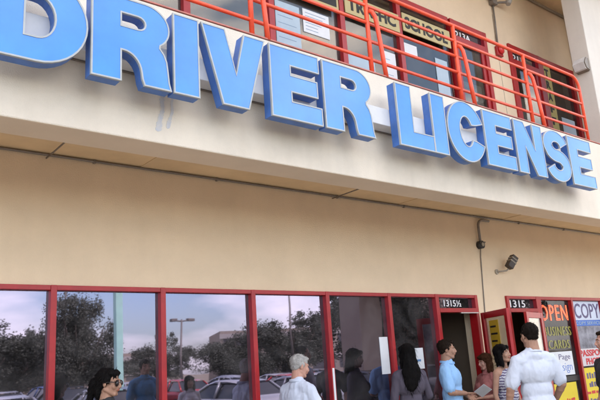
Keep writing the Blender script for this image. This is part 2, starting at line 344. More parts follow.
# upper conduit, camera, alarm
conduit('conduit', [(9.80, -.03, 7.74), (9.79, -.03, 7.4), (9.76, -.03, 6.92)], .016, 'vertical grey conduit on the upper wall dropping to the red fire alarm', M_DARKM)
conduit('conduit', [(XL, -.035, 8.30), (12.46, -.035, 8.30)], .028, 'grey conduit running along the very top of the upper walkway wall', M_BEIGEM)
ud = thing('walkway_lamp', (9.95, -.10, 7.86), 'small dark caged walkway lamp high on the upper wall above the fire alarm', 'lamp')
bm = B(); box(bm, 9.72, 9.86, -.10, -.001, 7.74, 7.88, .01); mesh_obj('junction_box', bm, M_DARKM, ud, world=True)
bm = B(); tube(bm, [(9.86, -.05, 7.80), (9.95, -.10, 7.82), (10.10, -.16, 7.84), (10.18, -.16, 7.88)], .022, 8); tube(bm, [(9.72, -.05, 7.82), (9.62, -.12, 7.88), (9.50, -.12, 7.92)], .016, 8); mesh_obj('arm', bm, M_DARKM, ud, world=True)
bm = B(); tube(bm, [(10.10, -.16, 7.80), (10.14, -.16, 7.88), (10.18, -.16, 7.96)], [.045, .06, .045], 12); mesh_obj('globe', bm, mat('milky_glass', (.35,.33,.30), .3), ud, world=True)
al = thing('fire_alarm', (9.78, -.02, 6.82), 'round red fire alarm bell on the upper wall between doors 213A and 211', 'fire alarm')
bm = B(); box(bm, 9.69, 9.87, -.05, -.001, 6.72, 6.90, .008); mesh_obj('backbox', bm, M_RED, al, world=True)
bm = B(); tube(bm, [(9.80, -.05, 6.84), (9.80, -.075, 6.84), (9.80, -.10, 6.84)], [.085, .08, .03], 20); mesh_obj('bell', bm, mat('alarm_red', (.6,.02,.02), .3), al, world=True)
# bulkhead lamp on pier side face (faces -X)
bl = thing('wall_lamp', (10.75, -1.03, 6.34), 'small wedge shaped wall lamp with a pale lens on the pale pier at the right', 'lamp')
bm = B()
prof = [(0, .12), (-.10, .13), (-.20, .02), (-.14, -.09), (0, -.12)]
for y0, y1 in ((-1.13, -.90),):
    a = [bm.verts.new((10.748+p[0]*.85, y0, 6.34+p[1])) for p in prof]; b = [bm.verts.new((10.748+p[0]*.85, y1, 6.34+p[1])) for p in prof]
    bm.faces.new(a); bm.faces.new(b[::-1])
    for k in range(5): bm.faces.new((a[k], b[k], b[(k+1) % 5], a[(k+1) % 5]))
recalc(bm); bmesh.ops.bevel(bm, geom=list(bm.edges), offset=.012, segments=2, affect='EDGES')
mesh_obj('housing', bm, mat('bronze_metal', (.20,.16,.12), .45, .2, 8), bl, world=True)
bm = B()
a = [bm.verts.new((10.748+p[0]*.85, -1.115, 6.34+p[1])) for p in ((-.105,.128),(-.212,.018),(-.152,-.095),(-.10,-.10),(-.06,.10))]; b = [bm.verts.new((v.co.x, -.915, v.co.z)) for v in a]
bm.faces.new(a); bm.faces.new(b[::-1])
for k in range(5): bm.faces.new((a[k], b[k], b[(k+1) % 5], a[(k+1) % 5]))
recalc(bm)
mesh_obj('lens', bm, mat('frosted_lens', (.66, .64, .62), .25, .2, 9), bl, world=True)

# ------------------------------------------------------------------ railing
PX = [-4.7, -3.1, -1.5, .1, 1.75, 3.42, 5.07, 6.70, 8.33]
RY = -1.28; RZ = [5.82, 5.59, 5.365, 5.135, 4.90]
rail = thing('balcony_railing', (0, RY, 4.66), 'bright red tubular balcony railing above the DRIVER LICENSE letters', 'railing')
XE = 9.90
for i, z in enumerate(RZ):
    bm = B()
    if i == 0: tube(bm, [(XL, RY, z), (XE-.20, RY, z)] + arc((XE-.20, RY, z-.2), .2, 80, 0, 8) + [(XE, RY, 4.66)], .024, 10)
    else: tube(bm, [(XL, RY, z), (XE-.001, RY, z)], .020, 10)
    mesh_obj('rail', bm, M_RAIL, rail, world=True)
for x in PX:
    bm = B(); tube(bm, [(x, RY, 4.63), (x, RY, RZ[0])], .027, 10); mesh_obj('post', bm, M_RAIL, rail, world=True)
    bm = B(); tube(bm, [(x+.02, RY-.02, 5.52), (x+.05, RY-.045, 5.50), (x+.075, RY-.06, 5.44), (x+.09, RY-.065, 5.34), (x+.10, RY-.09, 5.0), (x+.11, RY-.11, 4.66)], .026, 10); mesh_obj('brace', bm, M_RAIL, rail, world=True)

# ------------------------------------------------------------------ channel letters
YF, YB = -1.70, -1.585
def el(cx, cy, rx, ry, a0, a1, n): return [(cx+rx*math.cos(R(a0+(a1-a0)*k/n)), cy+ry*math.sin(R(a0+(a1-a0)*k/n))) for k in range(n+1)]
def rc(cx, cy, r, a0, a1, n=5, ry=None): return el(cx, cy, r, ry or r, a0, a1, n)
H = .70
def L_D(w):
    s = .235; return [[(0,0)] + el(w-.36, H/2, .36, H/2, -90, 90, 20) + [(0,H)]], [[(s,.185)] + el(w-.36, H/2, .36-.235, H/2-.185, -90, 90, 12) + [(s,H-.185)]]
def L_R(w):
    s = .232
    o = [(0,0), (s,0), (s,.255)] + rc(s+.05,.255-.10,.13,80,10,5,ry=.10)
    o = [(0,0), (s,0), (s,.255)] + el(s+.02,.085,.145,.17,90,8,8) + [(s+.172,.05), (s+.19,0), (w+.005,0), (w-.012,.06), (w-.022,.16), (w-.032,.24), (w-.055,.30), (w-.090,.345)]
    o += el(w-.215, H-.185, .207, .185, -52, 90, 16) + [(0,H)]
    return [o], [[(s,.46)] + el(w-.275, .515, .06, .055, -90, 90, 8) + [(s,.57)]]
def L_I(w): return [[(0,0),(w,0),(w,H),(0,H)]], []
def L_V(w): return [[(.195,0),(.455,0),(w,H),(w-.222,H),(w/2+.01,.30),(.23,H),(0,H)]], []
def L_E(w): s=.235; return [[(0,0),(w,0),(w,.175),(s,.175),(s,.27),(w-.04,.27),(w-.04,.435),(s,.435),(s,.53),(w-.01,.53),(w-.01,H),(0,H)]], []
def L_L(w): return [[(0,0),(w,0),(w,.18),(.235,.18),(.235,H),(0,H)]], []
def L_N(w): s=.205; return [[(0,0),(s,0),(s,.36),(w-s-.01,0),(w,0),(w,H),(w-s,H),(w-s,.345),(s+.01,H),(0,H)]], []
def L_C(w):
    o = el(w/2, H/2, w/2, H/2+.02, 22, 338, 34); i = el(w/2+.0, H/2, w/2-.225, H/2-.165, 330, 30, 20)
    return [o+[(w/2+w/2*.93*.56, H/2-.10)]+i+[(w/2+w/2*.93*.56, H/2+.10)]], []
def L_S(w):
    rx, ry = w/2-.10, (H+.03)/4-.0425; c = []
    c += [(w/2+rx*math.cos(R(a)), H+.015-.085-ry+ry*math.sin(R(a))) for a in range(12, 271, 12)]
    c += [(w/2+rx*math.cos(R(a)), -.015+.085+ry+ry*math.sin(R(a))) for a in range(84, -169, -12)]
    l, r_ = [], []
    for i, p in enumerate(c):
        a = Vector(c[max(0,i-1)]); b = Vector(c[min(len(c)-1,i+1)]); d = (b-a).normalized(); n = Vector((-d.y, d.x)); hw = .078+.030*abs(d.y)**2+.012*(1 if 16 < i < 28 else 0)
        l.append((p[0]+n.x*hw, p[1]+n.y*hw)); r_.append((p[0]-n.x*hw, p[1]-n.y*hw))
    return [l+r_[::-1]], []
def area(l): return sum(a[0]*b[1]-b[0]*a[1] for a, b in zip(l, l[1:]+l[:1]))/2
def dedup(l):
    o = []
    for p in l:
        if not o or (abs(p[0]-o[-1][0])+abs(p[1]-o[-1][1])) > 1e-4: o.append(p)
    if abs(o[0][0]-o[-1][0])+abs(o[0][1]-o[-1][1]) < 1e-4: o.pop()
    return o
def inset(l, d):     # d>0 moves to the left of travel (inside for ccw)
    o = []; n = len(l)
    for i in range(n):
        p0, p, p1 = Vector(l[i-1]), Vector(l[i]), Vector(l[(i+1) % n]); a = (p-p0).normalized(); b = (p1-p).normalized()
        na = Vector((-a.y, a.x)); nb = Vector((-b.y, b.x)); k = na+nb
        if k.length < .3: k = na
        k = k.normalized(); c = max(.45, k.dot(na)); o.append(tuple(p+k*(d/c)))
    return o
def letter(ch, fn, x0, x1, z0, label, dz=0.0):
    w_ = x1-x0; t = thing('channel_letter', (x0, YB, z0), label, 'sign letter', 'blue channel letters of the DRIVER LICENSE sign')
    outer, holes = fn(w_); outer = [dedup(l) for l in outer]; holes = [dedup(l) for l in holes]
    outer = [l if area(l) > 0 else l[::-1] for l in outer]; holes = [l if area(l) < 0 else l[::-1] for l in holes]
    loops = outer+holes; P = lambda p, y: (p[0], y-YB, p[1])
    # face
    ins = [inset(l, .007) for l in loops]; flat = [Vector((p[0], p[1], 0)) for l in ins for p in l]
    bm = B(); vs = [bm.verts.new(P(p, YF)) for p in flat]
    for tri in tessellate_polygon([[Vector((p[0], p[1], 0)) for p in l] for l in ins]):
        try: bm.faces.new([vs[i] for i in tri])
        except ValueError: pass
    recalc(bm)
    for f in bm.faces:
        if f.normal.y > 0: f.normal_flip()
    mesh_obj('face', bm, M_BLUE, t)
    # returns (side walls) + back
    bm = B()
    for l in loops:
        a = [bm.verts.new(P(p, YF+.014)) for p in l]; b = [bm.verts.new(P(p, YB)) for p in l]
        for i in range(len(l)):
            j = (i+1) % len(l); bm.faces.new((a[j], a[i], b[i], b[j]))
    flat = [p for l in loops for p in l]; vs = [bm.verts.new(P(p, YB-.001)) for p in flat]
    for tri in tessellate_polygon([[Vector((p[0], p[1], 0)) for p in l] for l in loops]):
        try: bm.faces.new([vs[i] for i in tri])
        except ValueError: pass
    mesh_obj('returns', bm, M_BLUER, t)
    # trim cap
    bm = B()
    for l in loops:
        o_, i_ = inset(l, -.003), inset(l, .0095)
        q = [[bm.verts.new(P(p, y)) for p in ll] for ll, y in ((o_, YF+.018), (o_, YF-.004), (i_, YF-.004), (i_, YF+.002))]
        for a, b in zip(q, q[1:]):
            for i in range(len(l)):
                j = (i+1) % len(l); bm.faces.new((a[i], a[j], b[j], b[i]))
    recalc(bm); mesh_obj('trim_cap', bm, M_TRIM, t)
    return t
Z0 = 3.728
for a in (('D', L_D, .945, 1.625, 'blue letter D, first letter of DRIVER'), ('R', L_R, 1.655, 2.30, 'blue letter R right after the D of DRIVER'),
          ('I', L_I, 2.330, 2.562, 'blue letter I between the R and V of DRIVER'), ('V', L_V, 2.593, 3.244, 'blue letter V in the middle of DRIVER'),
          ('E', L_E, 3.295, 3.885, 'blue letter E of DRIVER, between V and R'), ('R', L_R, 3.925, 4.575, 'blue letter R that ends the word DRIVER'),
          ('L', L_L, 4.945, 5.500, 'blue letter L that begins the word LICENSE'), ('I', L_I, 5.505, 5.738, 'blue letter I between the L and C of LICENSE'),
          ('C', L_C, 5.765, 6.455, 'blue rounded letter C of LICENSE'), ('E', L_E, 6.465, 7.055, 'blue letter E between the C and N of LICENSE'),
          ('N', L_N, 7.110, 7.735, 'blue letter N of LICENSE'), ('S', L_S, 7.765, 8.365, 'blue letter S of LICENSE'),
          ('E', L_E, 8.395, 9.02, 'blue letter E that ends the word LICENSE')):
    letter(a[0], a[1], a[2], a[3], Z0, a[4])
def raceway(x0, x1, label):
    t = thing('sign_raceway', (x0, -1.401, 3.96), label, 'raceway')
    bm = B(); box(bm, x0, x1, -1.580, -1.402, 3.962, 4.155, .006); mesh_obj('body', bm, M_RACE, t, world=True)
    bm = B(); box(bm, x0, x1, -1.425, -1.4015, 3.950, 3.961); mesh_obj('shadow_strip', bm, M_DARKM, t, world=True)  # dark strip standing in for the shadow line where the box meets the fascia
raceway(.35, 8.98, 'long grey metal raceway box behind all the sign letters')
# drip stains on the fascia under the I of DRIVER (paint drips with their own outline)
t = thing('paint_drip', (2.45, -1.401, 3.6), 'two bluish white drips running down the fascia under the first letter I', 'stain')
bm = B(); random.seed(4)
for x, z1, z0, wd in ((2.385, 3.86, 3.50, .024), (2.475, 3.84, 3.54, .018)):
    n = 44; L_, R_ = [], []
    for k in range(n+1):
        u = k/n; z = z1+(z0-z1)*u; ww = wd*(.35+.45*u+.9*abs(noise.noise(Vector((x*9, z*40, 0))))+.30*max(0, 1-abs(u-.86)/.12)); cxx = x-.05*u*u+.012*noise.noise(Vector((x, z*11, 4)))
        if k == n: ww *= .3
        L_.append(bm.verts.new((cxx-ww, -1.4025, z))); R_.append(bm.verts.new((cxx+ww, -1.4025, z)))
    for k in range(n): bm.faces.new((L_[k], R_[k], R_[k+1], L_[k+1]))
r = bmesh.ops.extrude_face_region(bm, geom=list(bm.faces)); bmesh.ops.translate(bm, verts=[g for g in r['geom'] if isinstance(g, bmesh.types.BMVert)], vec=(0, .0012, 0)); recalc(bm)
mesh_obj('drip', bm, mat('drip_residue', (.44, .45, .50), .8, .35, 30, col2=(.64,.60,.54)), t, world=True)

# ------------------------------------------------------------------ signs, papers and neon
def poster(name, x0, x1, z0, z1, y, mt, label, cat, lines=(), group=None):
    t = thing(name, (x0, y, z0), label, cat, group); bm = B(); box(bm, x0, x1, y-.004, y, z0, z1); mesh_obj('sheet', bm, mt, t, world=True)
    for q in lines:
        if q[0]: continue
        bm = B(); random.seed(int(q[2]*100+q[4]*10)); xx = q[2]       # a line too blurred to read: a row of uneven strokes
        while xx < q[3]-.03:
            ww = random.uniform(.03, .075); hh = (q[5]-q[4])*random.uniform(.7, 1)
            vv = box(bm, xx, min(xx+ww, q[3]), y-.0065, y-.0045, q[4], q[4]+hh); xx += ww+random.choice((.006, .010, .03))
        o_ = mesh_obj('printed_line', bm, q[1], t, world=True); o_['kind'] = 'stuff'
    for q in lines:
        if q[0]: text('lettering', q[0], q[1], t, q[2], q[3], q[4], q[5], y-.0045, depth=.002, bold=q[6] if len(q) > 6 else .0)
    return t
M_TAN = mat('tan_board', (.50, .41, .20), .6, .08, 5)
sg = thing('sign_board', (5.93, -.05, 6.4), 'long tan sign board reading TRAFFIC SCHOOL in black on the upper windows', 'sign')
bm = B(); box(bm, 5.97, 7.10, -.050, -.034, 6.40, 6.70); box(bm, 7.19, 8.34, -.050, -.034, 6.47, 6.78); mesh_obj('board', bm, M_TAN, sg, world=True)
text('lettering', 'TRAFFIC', M_INK, sg, 6.02, 7.02, 6.46, 6.655, -.0505, bold=.04); text('lettering', 'SCHOOL', M_INK, sg, 7.235, 8.26, 6.52, 6.73, -.0505, bold=.04)
sg2 = thing('sign_board', (4.75, -.05, 6.4), 'dark sign board with tan border left of the TRAFFIC SCHOOL board', 'sign')
boxo('board', M_TAN, sg2, 4.76, 5.84, -.048, -.034, 6.36, 6.72); boxo('panel', M_INK, sg2, 4.80, 5.80, -.052, -.0485, 6.42, 6.68)
vb = thing('banner', (11.22, -.02, 5.5), 'narrow yellow vertical banner with black letters beside door 211', 'banner')
boxo('cloth', mat('yellow_banner', (.52, .45, .16), .7, .1, 5), vb, 11.20, 11.50, -.008, -.003, 5.10, 6.94)
for k, chh in enumerate('TRAFFIC'): text('lettering', chh, M_INK, vb, 11.28, 11.42, 6.70-.25*k, 6.86-.25*k, -.0085, bold=.05)
G = 'papers taped in the upper windows'
def blanksheet(x0, x1, z0, z1, label, mt=M_PAPERB, rows=0):
    t = poster('paper_sheet', x0, x1, z0, z1, .034, mt, label, 'paper', group=G)
    if rows:
        bm = B(); random.seed(int(x0*100))
        for k in range(rows):
            z = z1-(z1-z0)*(k+1)/(rows+1); box(bm, x0+.04, x0+.04+(x1-x0-.1)*random.uniform(.5, 1), .0282, .0298, z-.005, z+.004)
        mesh_obj('printed_lines', bm, mat('faded_ink', (.24,.33,.45), .6), t, world=True)
blanksheet(4.76, 5.17, 5.62, 6.25, 'large pale blue paper in the upper window behind the second railing post', rows=5)
blanksheet(5.23, 5.70, 5.92, 6.27, 'wide white paper with text lines left of the TRAFFIC sign', M_PAPER, 6)
blanksheet(6.02, 6.55, 5.30, 5.80, 'pale blue paper low in the window under TRAFFIC')
blanksheet(6.75, 7.02, 5.55, 6.05, 'narrow white paper under the end of TRAFFIC', M_PAPER, 3)
blanksheet(7.22, 7.55, 6.12, 6.32, 'small white paper just under the word SCHOOL', M_PAPER)
blanksheet(7.98, 8.28, 5.55, 6.25, 'tall pale blue paper under the end of SCHOOL', M_PAPERB)
blanksheet(8.66, 9.15, 5.45, 6.0, 'pale blue paper on door 213A behind the railing', M_PAPERB, 4)
blanksheet(10.34, 10.75, 5.5, 6.05, 'pale blue paper on door 211 behind the railing', M_PAPERB, 3)
blanksheet(11.72, 12.2, 5.55, 5.95, 'pale blue paper low in the last upper window at the right', M_PAPERB)
# lower window papers
poster('paper_sheet', 6.12, 6.27, 1.40, 1.86, .034, M_PAPER, 'tall narrow white paper on the tinted window behind the long haired woman', 'paper')
poster('paper_sheet', 6.66, 6.93, 1.43, 1.70, .034, M_PAPER, 'square white paper on the tinted window beside the man in blue', 'paper', [('', mat('blue_ink', (.10,.22,.42), .6), 6.72, 6.87, 1.525, 1.555)])
poster('tape_strip', 5.235, 5.265, .95, 1.52, -.0305, M_PAPER, 'torn white strip stuck on the red mullion right of the grey haired man', 'tape')
# neon OPEN / BUSINESS CARDS
def neon(name, words, col, strength, label):
    mt = mat(name+'_tube', col, .4, emit=(col, strength)); t = thing(name, (words[0][1], -.04, words[0][3]), label, 'neon sign')
    for s, x0, x1, z0, z1 in words:
        c = bpy.data.curves.new('t', 'FONT'); c.body = s; c.fill_mode = 'NONE'; c.bevel_depth = .010; c.offset = -.015; c.bevel_resolution = 1; c.resolution_u = 2
        c.space_character = 1.12
        o = bpy.data.objects.new('t', c); COL.objects.link(o); dg = bpy.context.evaluated_depsgraph_get(); me = bpy.data.meshes.new_from_object(o.evaluated_get(dg))
        bpy.data.objects.remove(o); bpy.data.curves.remove(c); bm = B(); bm.from_mesh(me)
        xs = [v.co.x for v in bm.verts]; ys = [v.co.y for v in bm.verts]; a, b, e, f = min(xs), max(xs), min(ys), max(ys)
        for v in bm.verts: v.co = Vector((x0+(x1-x0)*(v.co.x-a)/(b-a), .025-v.co.z*.3, z0+(z1-z0)*(v.co.y-e)/(f-e)))
        mesh_obj('tubes', bm, mt, t, world=True)
    return t
neon('open_sign', [('OPEN', 9.90, 10.74, 2.03, 2.29)], (1.0, .10, .04), 1.2, 'red neon sign reading OPEN at the top of the shop window')
neon('cards_sign', [('BUSINESS', 9.93, 10.76, 1.78, 1.93), ('CARDS', 10.02, 10.66, 1.57, 1.71)], (.42, .40, .09), .12, 'yellow green outline sign reading BUSINESS CARDS under the OPEN sign')
M_RINK = mat('red_ink', (.55, .02, .03), .5); M_BINK = mat('royal_ink', (.05, .16, .55), .5); M_NINK = mat('navy_ink', (.10, .08, .19), .5); M_YEL = mat('yellow_poster', (.72, .55, .03), .6, .08, 4)
poster('poster', 9.96, 10.68, 1.14, 1.52, .027, M_PAPER, 'white paper reading 1 Page Design in the shop window below BUSINESS CARDS', 'poster', [('1 Page', M_NINK, 10.12, 10.60, 1.365, 1.48), ('Design', M_BINK, 10.06, 10.62, 1.17, 1.34, -.01)])
poster('poster', 9.98, 10.66, .45, 1.02, .027, M_YEL, 'plain yellow poster with red mark low in the window under the white paper', 'poster', [('', M_RINK, 10.30, 10.58, .74, .78)])
boxo('window_shelf', M_BLACK, bld, 9.90, 10.82, .03, .25, 1.04, 1.12)
cp = thing('window_sign', (10.92, .02, 1.3), 'tall shop window sign reading COPY with a picture, PASSPORT and PHOTO', 'sign')
boxo('panel', mat('pale_panel', (.60, .66, .80), .6, .08, 3), cp, 10.905, 11.86, .024, .028, 2.03, 2.36); text('lettering', 'COPY', M_NINK, cp, 10.98, 11.84, 2.06, 2.32, .0235, bold=.01)
boxo('blue_band', M_BINK, cp, 10.905, 11.86, .022, .028, 1.93, 2.027); text('lettering', 'COPY SERVICE', M_PAPERB, cp, 10.96, 11.8, 1.95, 2.005, .0215)
boxo('picture', mat('grey_picture', (.27, .27, .32), .5, .75, 5.5, col2=(.05,.05,.07)), cp, 10.905, 11.86, .0245, .028, 1.545, 1.927)
boxo('red_panel', mat('pinkish_panel', (.60, .55, .56), .6), cp, 10.905, 11.86, .023, .028, 1.25, 1.542)
text('lettering', 'PASSPORT', M_RINK, cp, 10.93, 11.84, 1.41, 1.52, .0225, bold=.03); text('lettering', 'PHOTO', M_RINK, cp, 11.10, 11.70, 1.27, 1.38, .0225, bold=.03)
poster('poster', 10.91, 11.86, .50, 1.22, .027, M_YEL, 'yellow poster with rows of navy print in the window below the red PASSPORT line', 'poster', [('', M_NINK, 11.04, 11.80, 1.04, 1.15), ('', M_NINK, 11.08, 11.66, .90, .99), ('', M_RINK, 10.96, 11.78, .79, .84), ('', M_NINK, 11.04, 11.75, .58, .72)])

# ------------------------------------------------------------------ people
SKIN = {'fair': (.48, .29, .21), 'tan': (.36, .20, .135), 'rosy': (.50, .27, .20)}
def blob(bm, c, r, rot=None, sub=3):
    q = bmesh.ops.create_icosphere(bm, subdivisions=sub, radius=1.0)['verts']; mt = Matrix.Diagonal(Vector(r).to_4d() if len(r) == 3 else Vector(r))
    mt[3][3] = 1; M_ = Matrix.Translation(Vector(c)) @ (rot.to_4x4() if rot else Matrix.Identity(4)) @ mt
    bmesh.ops.transform(bm, matrix=M_, verts=q)
def cap(bm, a, ra, b, rb, seg=14):
    a, b = Vector(a), Vector(b); d = (b-a); L = d.length; d = d.normalized(); pts, rs = [], []
    for k in (0, 1, 2, 3): t = R(90*k/4+4); pts.append(a-d*ra*math.cos(t)); rs.append(ra*math.sin(t))
    pts.append(a); rs.append(ra); pts.append(b); rs.append(rb)
    for k in (1, 2, 3, 4): t = R(90-90*k/4+(4 if k == 4 else 0)); pts.append(b+d*rb*math.cos(t)); rs.append(rb*math.sin(t))
    tube(bm, pts, rs, seg)
def solid(bm, voxel, smooth=4, fac=.5):
    recalc(bm); me = bpy.data.meshes.new('s'); bm.to_mesh(me); bm.free(); o = bpy.data.objects.new('s', me); COL.objects.link(o)
    md = o.modifiers.new('r', 'REMESH'); md.mode = 'VOXEL'; md.voxel_size = voxel; md.use_smooth_shade = True
    if smooth: sm = o.modifiers.new('m', 'SMOOTH'); sm.iterations = smooth; sm.factor = fac
    dg = bpy.context.evaluated_depsgraph_get(); r = bpy.data.meshes.new_from_object(o.evaluated_get(dg)); bpy.data.objects.remove(o); bpy.data.meshes.remove(me)
    for p in r.polygons: p.use_smooth = True
    return r
def rumple(me, amp, sc, seed=0.0, stretch=(1, 1, 1), ridge=False):
    ns = [v.normal.copy() for v in me.vertices]
    for v, n in zip(me.vertices, ns):
        p = Vector((v.co.x*stretch[0], v.co.y*stretch[1], v.co.z*stretch[2]))*sc+Vector((seed, seed*2, 0)); v.co += n*amp*((.55-1.9*abs(noise.noise(p))) if ridge else noise.noise(p)+.5*noise.noise(p*2.1))
def part_me(name, me, mts, root, kind=None):
    me.name = name
    for x in (mts if isinstance(mts, (list, tuple)) else [mts]): me.materials.append(x)
    return link(name, me, root)

def person(label, x, y, face, hgt=1.75, female=False, skin='tan', hair='short', haircol=(.02,.015,.012), top='tee', topcol=(.7,.7,.75), legs='trousers', legcol=(.05,.06,.09),
           armR=None, armL=None, headyaw=0, headpitch=0, wide=1.0, lean=0.0, topvar=0.02, glasses=False, paper=False, z=0.0, tname=None, headfwd=0.0):
    # local frame: faces -Y, the person's right hand is at -X.  face = compass angle of the facing direction, degrees from +X
    S = hgt/1.75; root = thing('person', (x, y, z), label, 'person', rz=R(face+90)); root.scale = (S, S, S)
    sw = (.165 if female else .185)*wide; hw = .088 if not female else .095
    skm = mat('skin_'+skin, SKIN[skin], .58, .16, 22, .25, 200, spec=.3); lipm = mat('lips_'+skin, (SKIN[skin][0]*.85, SKIN[skin][1]*.5, SKIN[skin][2]*.5), .45)
    hairm = mat('hair_%02d%02d' % (int(haircol[0]*100), int(haircol[1]*100)), tuple(c*.55 for c in haircol) if haircol[0] < .2 else haircol, .7, .35, 30, .8, 90, spec=.08)
    LN = lambda p: Vector((p[0], p[1]-lean*max(0, p[2]-.95), p[2]))
    neck = LN((0, .02, 1.47)); HC = LN((0, .0, 1.635)) + Vector((0, -headfwd, 0))
    Hm = Matrix.Translation(HC) @ Matrix.Rotation(R(headyaw), 4, 'Z') @ Matrix.Rotation(R(headpitch), 4, 'X'); hp = lambda *p: Hm @ Vector(p)
    hr = Hm.to_3x3()
    # arms:  elbow, wrist
    def arm(sd, spec):
        s = LN((sd*sw, .015, 1.385)); e, w_ = spec if spec else ((sd*(sw+.055), .03, 1.13), (sd*(sw+.055), -.05, .90)); return s, Vector(e), Vector(w_)
    AR, AL = arm(-1, armR), arm(1, armL)
    bm = B()
    # torso
    blob(bm, LN((0, 0, .95)), (.150*wide, .105, .12)); blob(bm, LN((0, -.005, 1.10)), (.125*wide, .095, .15)); blob(bm, LN((0, 0, 1.27)), (.155*wide, .11*wide, .18)); cap(bm, LN((-sw+.02, .015, 1.385)), .056, LN((sw-.02, .015, 1.385)), .056)
    for sd in (-1, 1): cap(bm, LN((0, .025, 1.462)), .050, LN((sd*(sw-.01), .018, 1.395)), .050)
    if female:
        for sd in (-1, 1): blob(bm, LN((sd*.075, -.085, 1.27)), (.062, .055, .062))
    # neck + head
    nr = .054 if female else .063
    cap(bm, neck+Vector((0, .01, -.04)), nr*1.15, hp(0, .02, -.06), nr)
    blob(bm, hp(0, .018, .035), (.076, .096, .086), hr); blob(bm, hp(0, -.022, -.018), (.062, .074, .088), hr); blob(bm, hp(0, -.038, -.080), (.044, .044, .034), hr); blob(bm, hp(0, -.026, -.055), (.058, .060, .052), hr)
    for sd in (-1, 1):
        cap(bm, hp(sd*.052, .01, -.055), .022, hp(sd*.022, -.06, -.095), .020); blob(bm, hp(sd*.036, -.062, -.030), (.028, .022, .030), hr)
        cap(bm, hp(sd*.012, -.086, .024), .0105, hp(sd*.046, -.070, .022), .010); blob(bm, hp(sd*.077, .012, -.008), (.010, .019, .031), hr @ Matrix.Rotation(R(sd*18), 3, 'Z'))
        blob(bm, hp(sd*.013, -.100, -.036), (.010, .010, .008), hr)
    cap(bm, hp(0, -.086, .012), .0095, hp(0, -.106, -.027), .0115); cap(bm, hp(0, -.106, -.027), .0115, hp(0, -.097, -.036), .010)
    cap(bm, hp(-.020, -.083, -.0565), .0075, hp(.020, -.083, -.0565), .0075); cap(bm, hp(-.015, -.091, -.053), .0065, hp(.015, -.091, -.053), .0065); cap(bm, hp(-.013, -.090, -.062), .0075, hp(.013, -.090, -.062), .0075)
    # legs
    for sd in (-1, 1):
        h_, k_, a_ = Vector((sd*hw, 0, .90)), Vector((sd*(hw+.01), -.015, .49)), Vector((sd*(hw+.015), .02, .085)); cap(bm, h_, .088, k_, .056); cap(bm, k_, .056, a_, .036); blob(bm, k_.lerp(a_, .28)+Vector((0, .02, 0)), (.05, .052, .12))
        cap(bm, a_+Vector((0, .01, -.04)), .035, a_+Vector((sd*.015, -.15, -.05)), .028)
    # arms and hands
    ra = .036 if female else .046
    for sd, (s, e, w_) in ((-1, AR), (1, AL)):
        cap(bm, s, ra*1.25, e, ra*.86); cap(bm, e, ra*.90, w_, ra*.58); blob(bm, s.lerp(e, .4), (ra*1.12,)*3); blob(bm, e.lerp(w_, .25), (ra*.90,)*3)
        d = (w_-e).normalized(); side = Vector((0, -1, 0)) if abs(d.y) < .7 else Vector((-sd, 0, 0)); side = (side-d*side.dot(d)).normalized(); pn = d.cross(side)*sd; # palm normal approx inward
        pc = w_+d*.045; rot = Matrix((side, pn, d)).transposed(); blob(bm, pc+d*.005, (.039, .016, .048), rot)
        for i, ln in enumerate((.066, .074, .068, .052)):
            off = side*(.030-.0205*i)+d*(.045 if i in (1, 2) else .040); b0 = pc+off; k1 = b0+(d*.9+side*(.10-.07*i)).normalized()*ln*.52-pn*.004*sd; k2 = k1+(d*.72-pn*sd*.55*(1 if pn.x*sd < 0 else -1)*-1*.0+pn*.0+Vector((-sd*.25, -.12, 0))).normalized()*ln*.5
            cap(bm, b0-d*.02, .0092, k1, .0085, 8); cap(bm, k1, .0085, k2, .0072, 8)
        t0 = pc+side*.030-d*.022; t1 = t0+(side*.75+d*.65).normalized()*.036; t2 = t1+(side*.25+d*.95).normalized()*.030; cap(bm, t0, .012, t1, .0105, 8); cap(bm, t1, .0105, t2, .0085, 8)
    me = solid(bm, .0052, 5)
    me.materials.append(skm); me.materials.append(lipm); me.materials.append(hairm); inv = Hm.inverted()
    for p in me.polygons:
        c = inv @ p.center
        if c.y < -.074 and c.y > -.12:
            if abs(c.x) < .025 and abs(c.z+.0575) < .0095 and c.y < -.083: p.material_index = 1
            elif .012 < abs(c.x) < .046 and abs(c.z-.0255+.004*abs(abs(c.x)-.028)/.018) < .0042: p.material_index = 2
    me.name = 'body'; link('body', me, root)
    # eyes
    for sd in (-1, 1):
        bm = B(); c = hp(sd*.031, -.0765, .0)
        blob(bm, c, (.0125, .0100, .0055), hr, 2); n0 = len(bm.faces); blob(bm, hp(sd*.031, -.0850, .0), (.0055, .0025, .0052), hr, 2)
        bm.faces.ensure_lookup_table()
        for f in bm.faces[n0:]: f.material_index = 1
        mesh_obj('eye', bm, [mat('eye_white', (.38,.34,.32), .4), mat('iris', (.03,.018,.01), .2)], root, smooth=True)
    # hair
    bm = B()
    if hair in ('short', 'grey', 'buzz'):
        t_ = .004 if hair == 'buzz' else .007
        blob(bm, hp(0, .026, .044), (.076+t_, .092+t_, .082+t_), hr); blob(bm, hp(0, .054, -.006), (.062+t_*.7, .052, .056), hr)
        for sd in (-1, 1): blob(bm, hp(sd*.064, .012, .018), (.014+t_, .040, .036), hr)
        if hair != 'buzz': blob(bm, hp(0, -.040, .090), (.055, .045, .024), hr)
    elif hair == 'long':
        blob(bm, hp(0, .028, .046), (.094, .108, .094), hr); blob(bm, hp(0, .065, -.04), (.092, .072, .11), hr)
        for sd in (-1, 1): cap(bm, hp(sd*.070, .02, .02), .036, hp(sd*.075, .03, -.16), .034); blob(bm, hp(sd*.040, -.040, .080), (.048, .048, .030), hr)
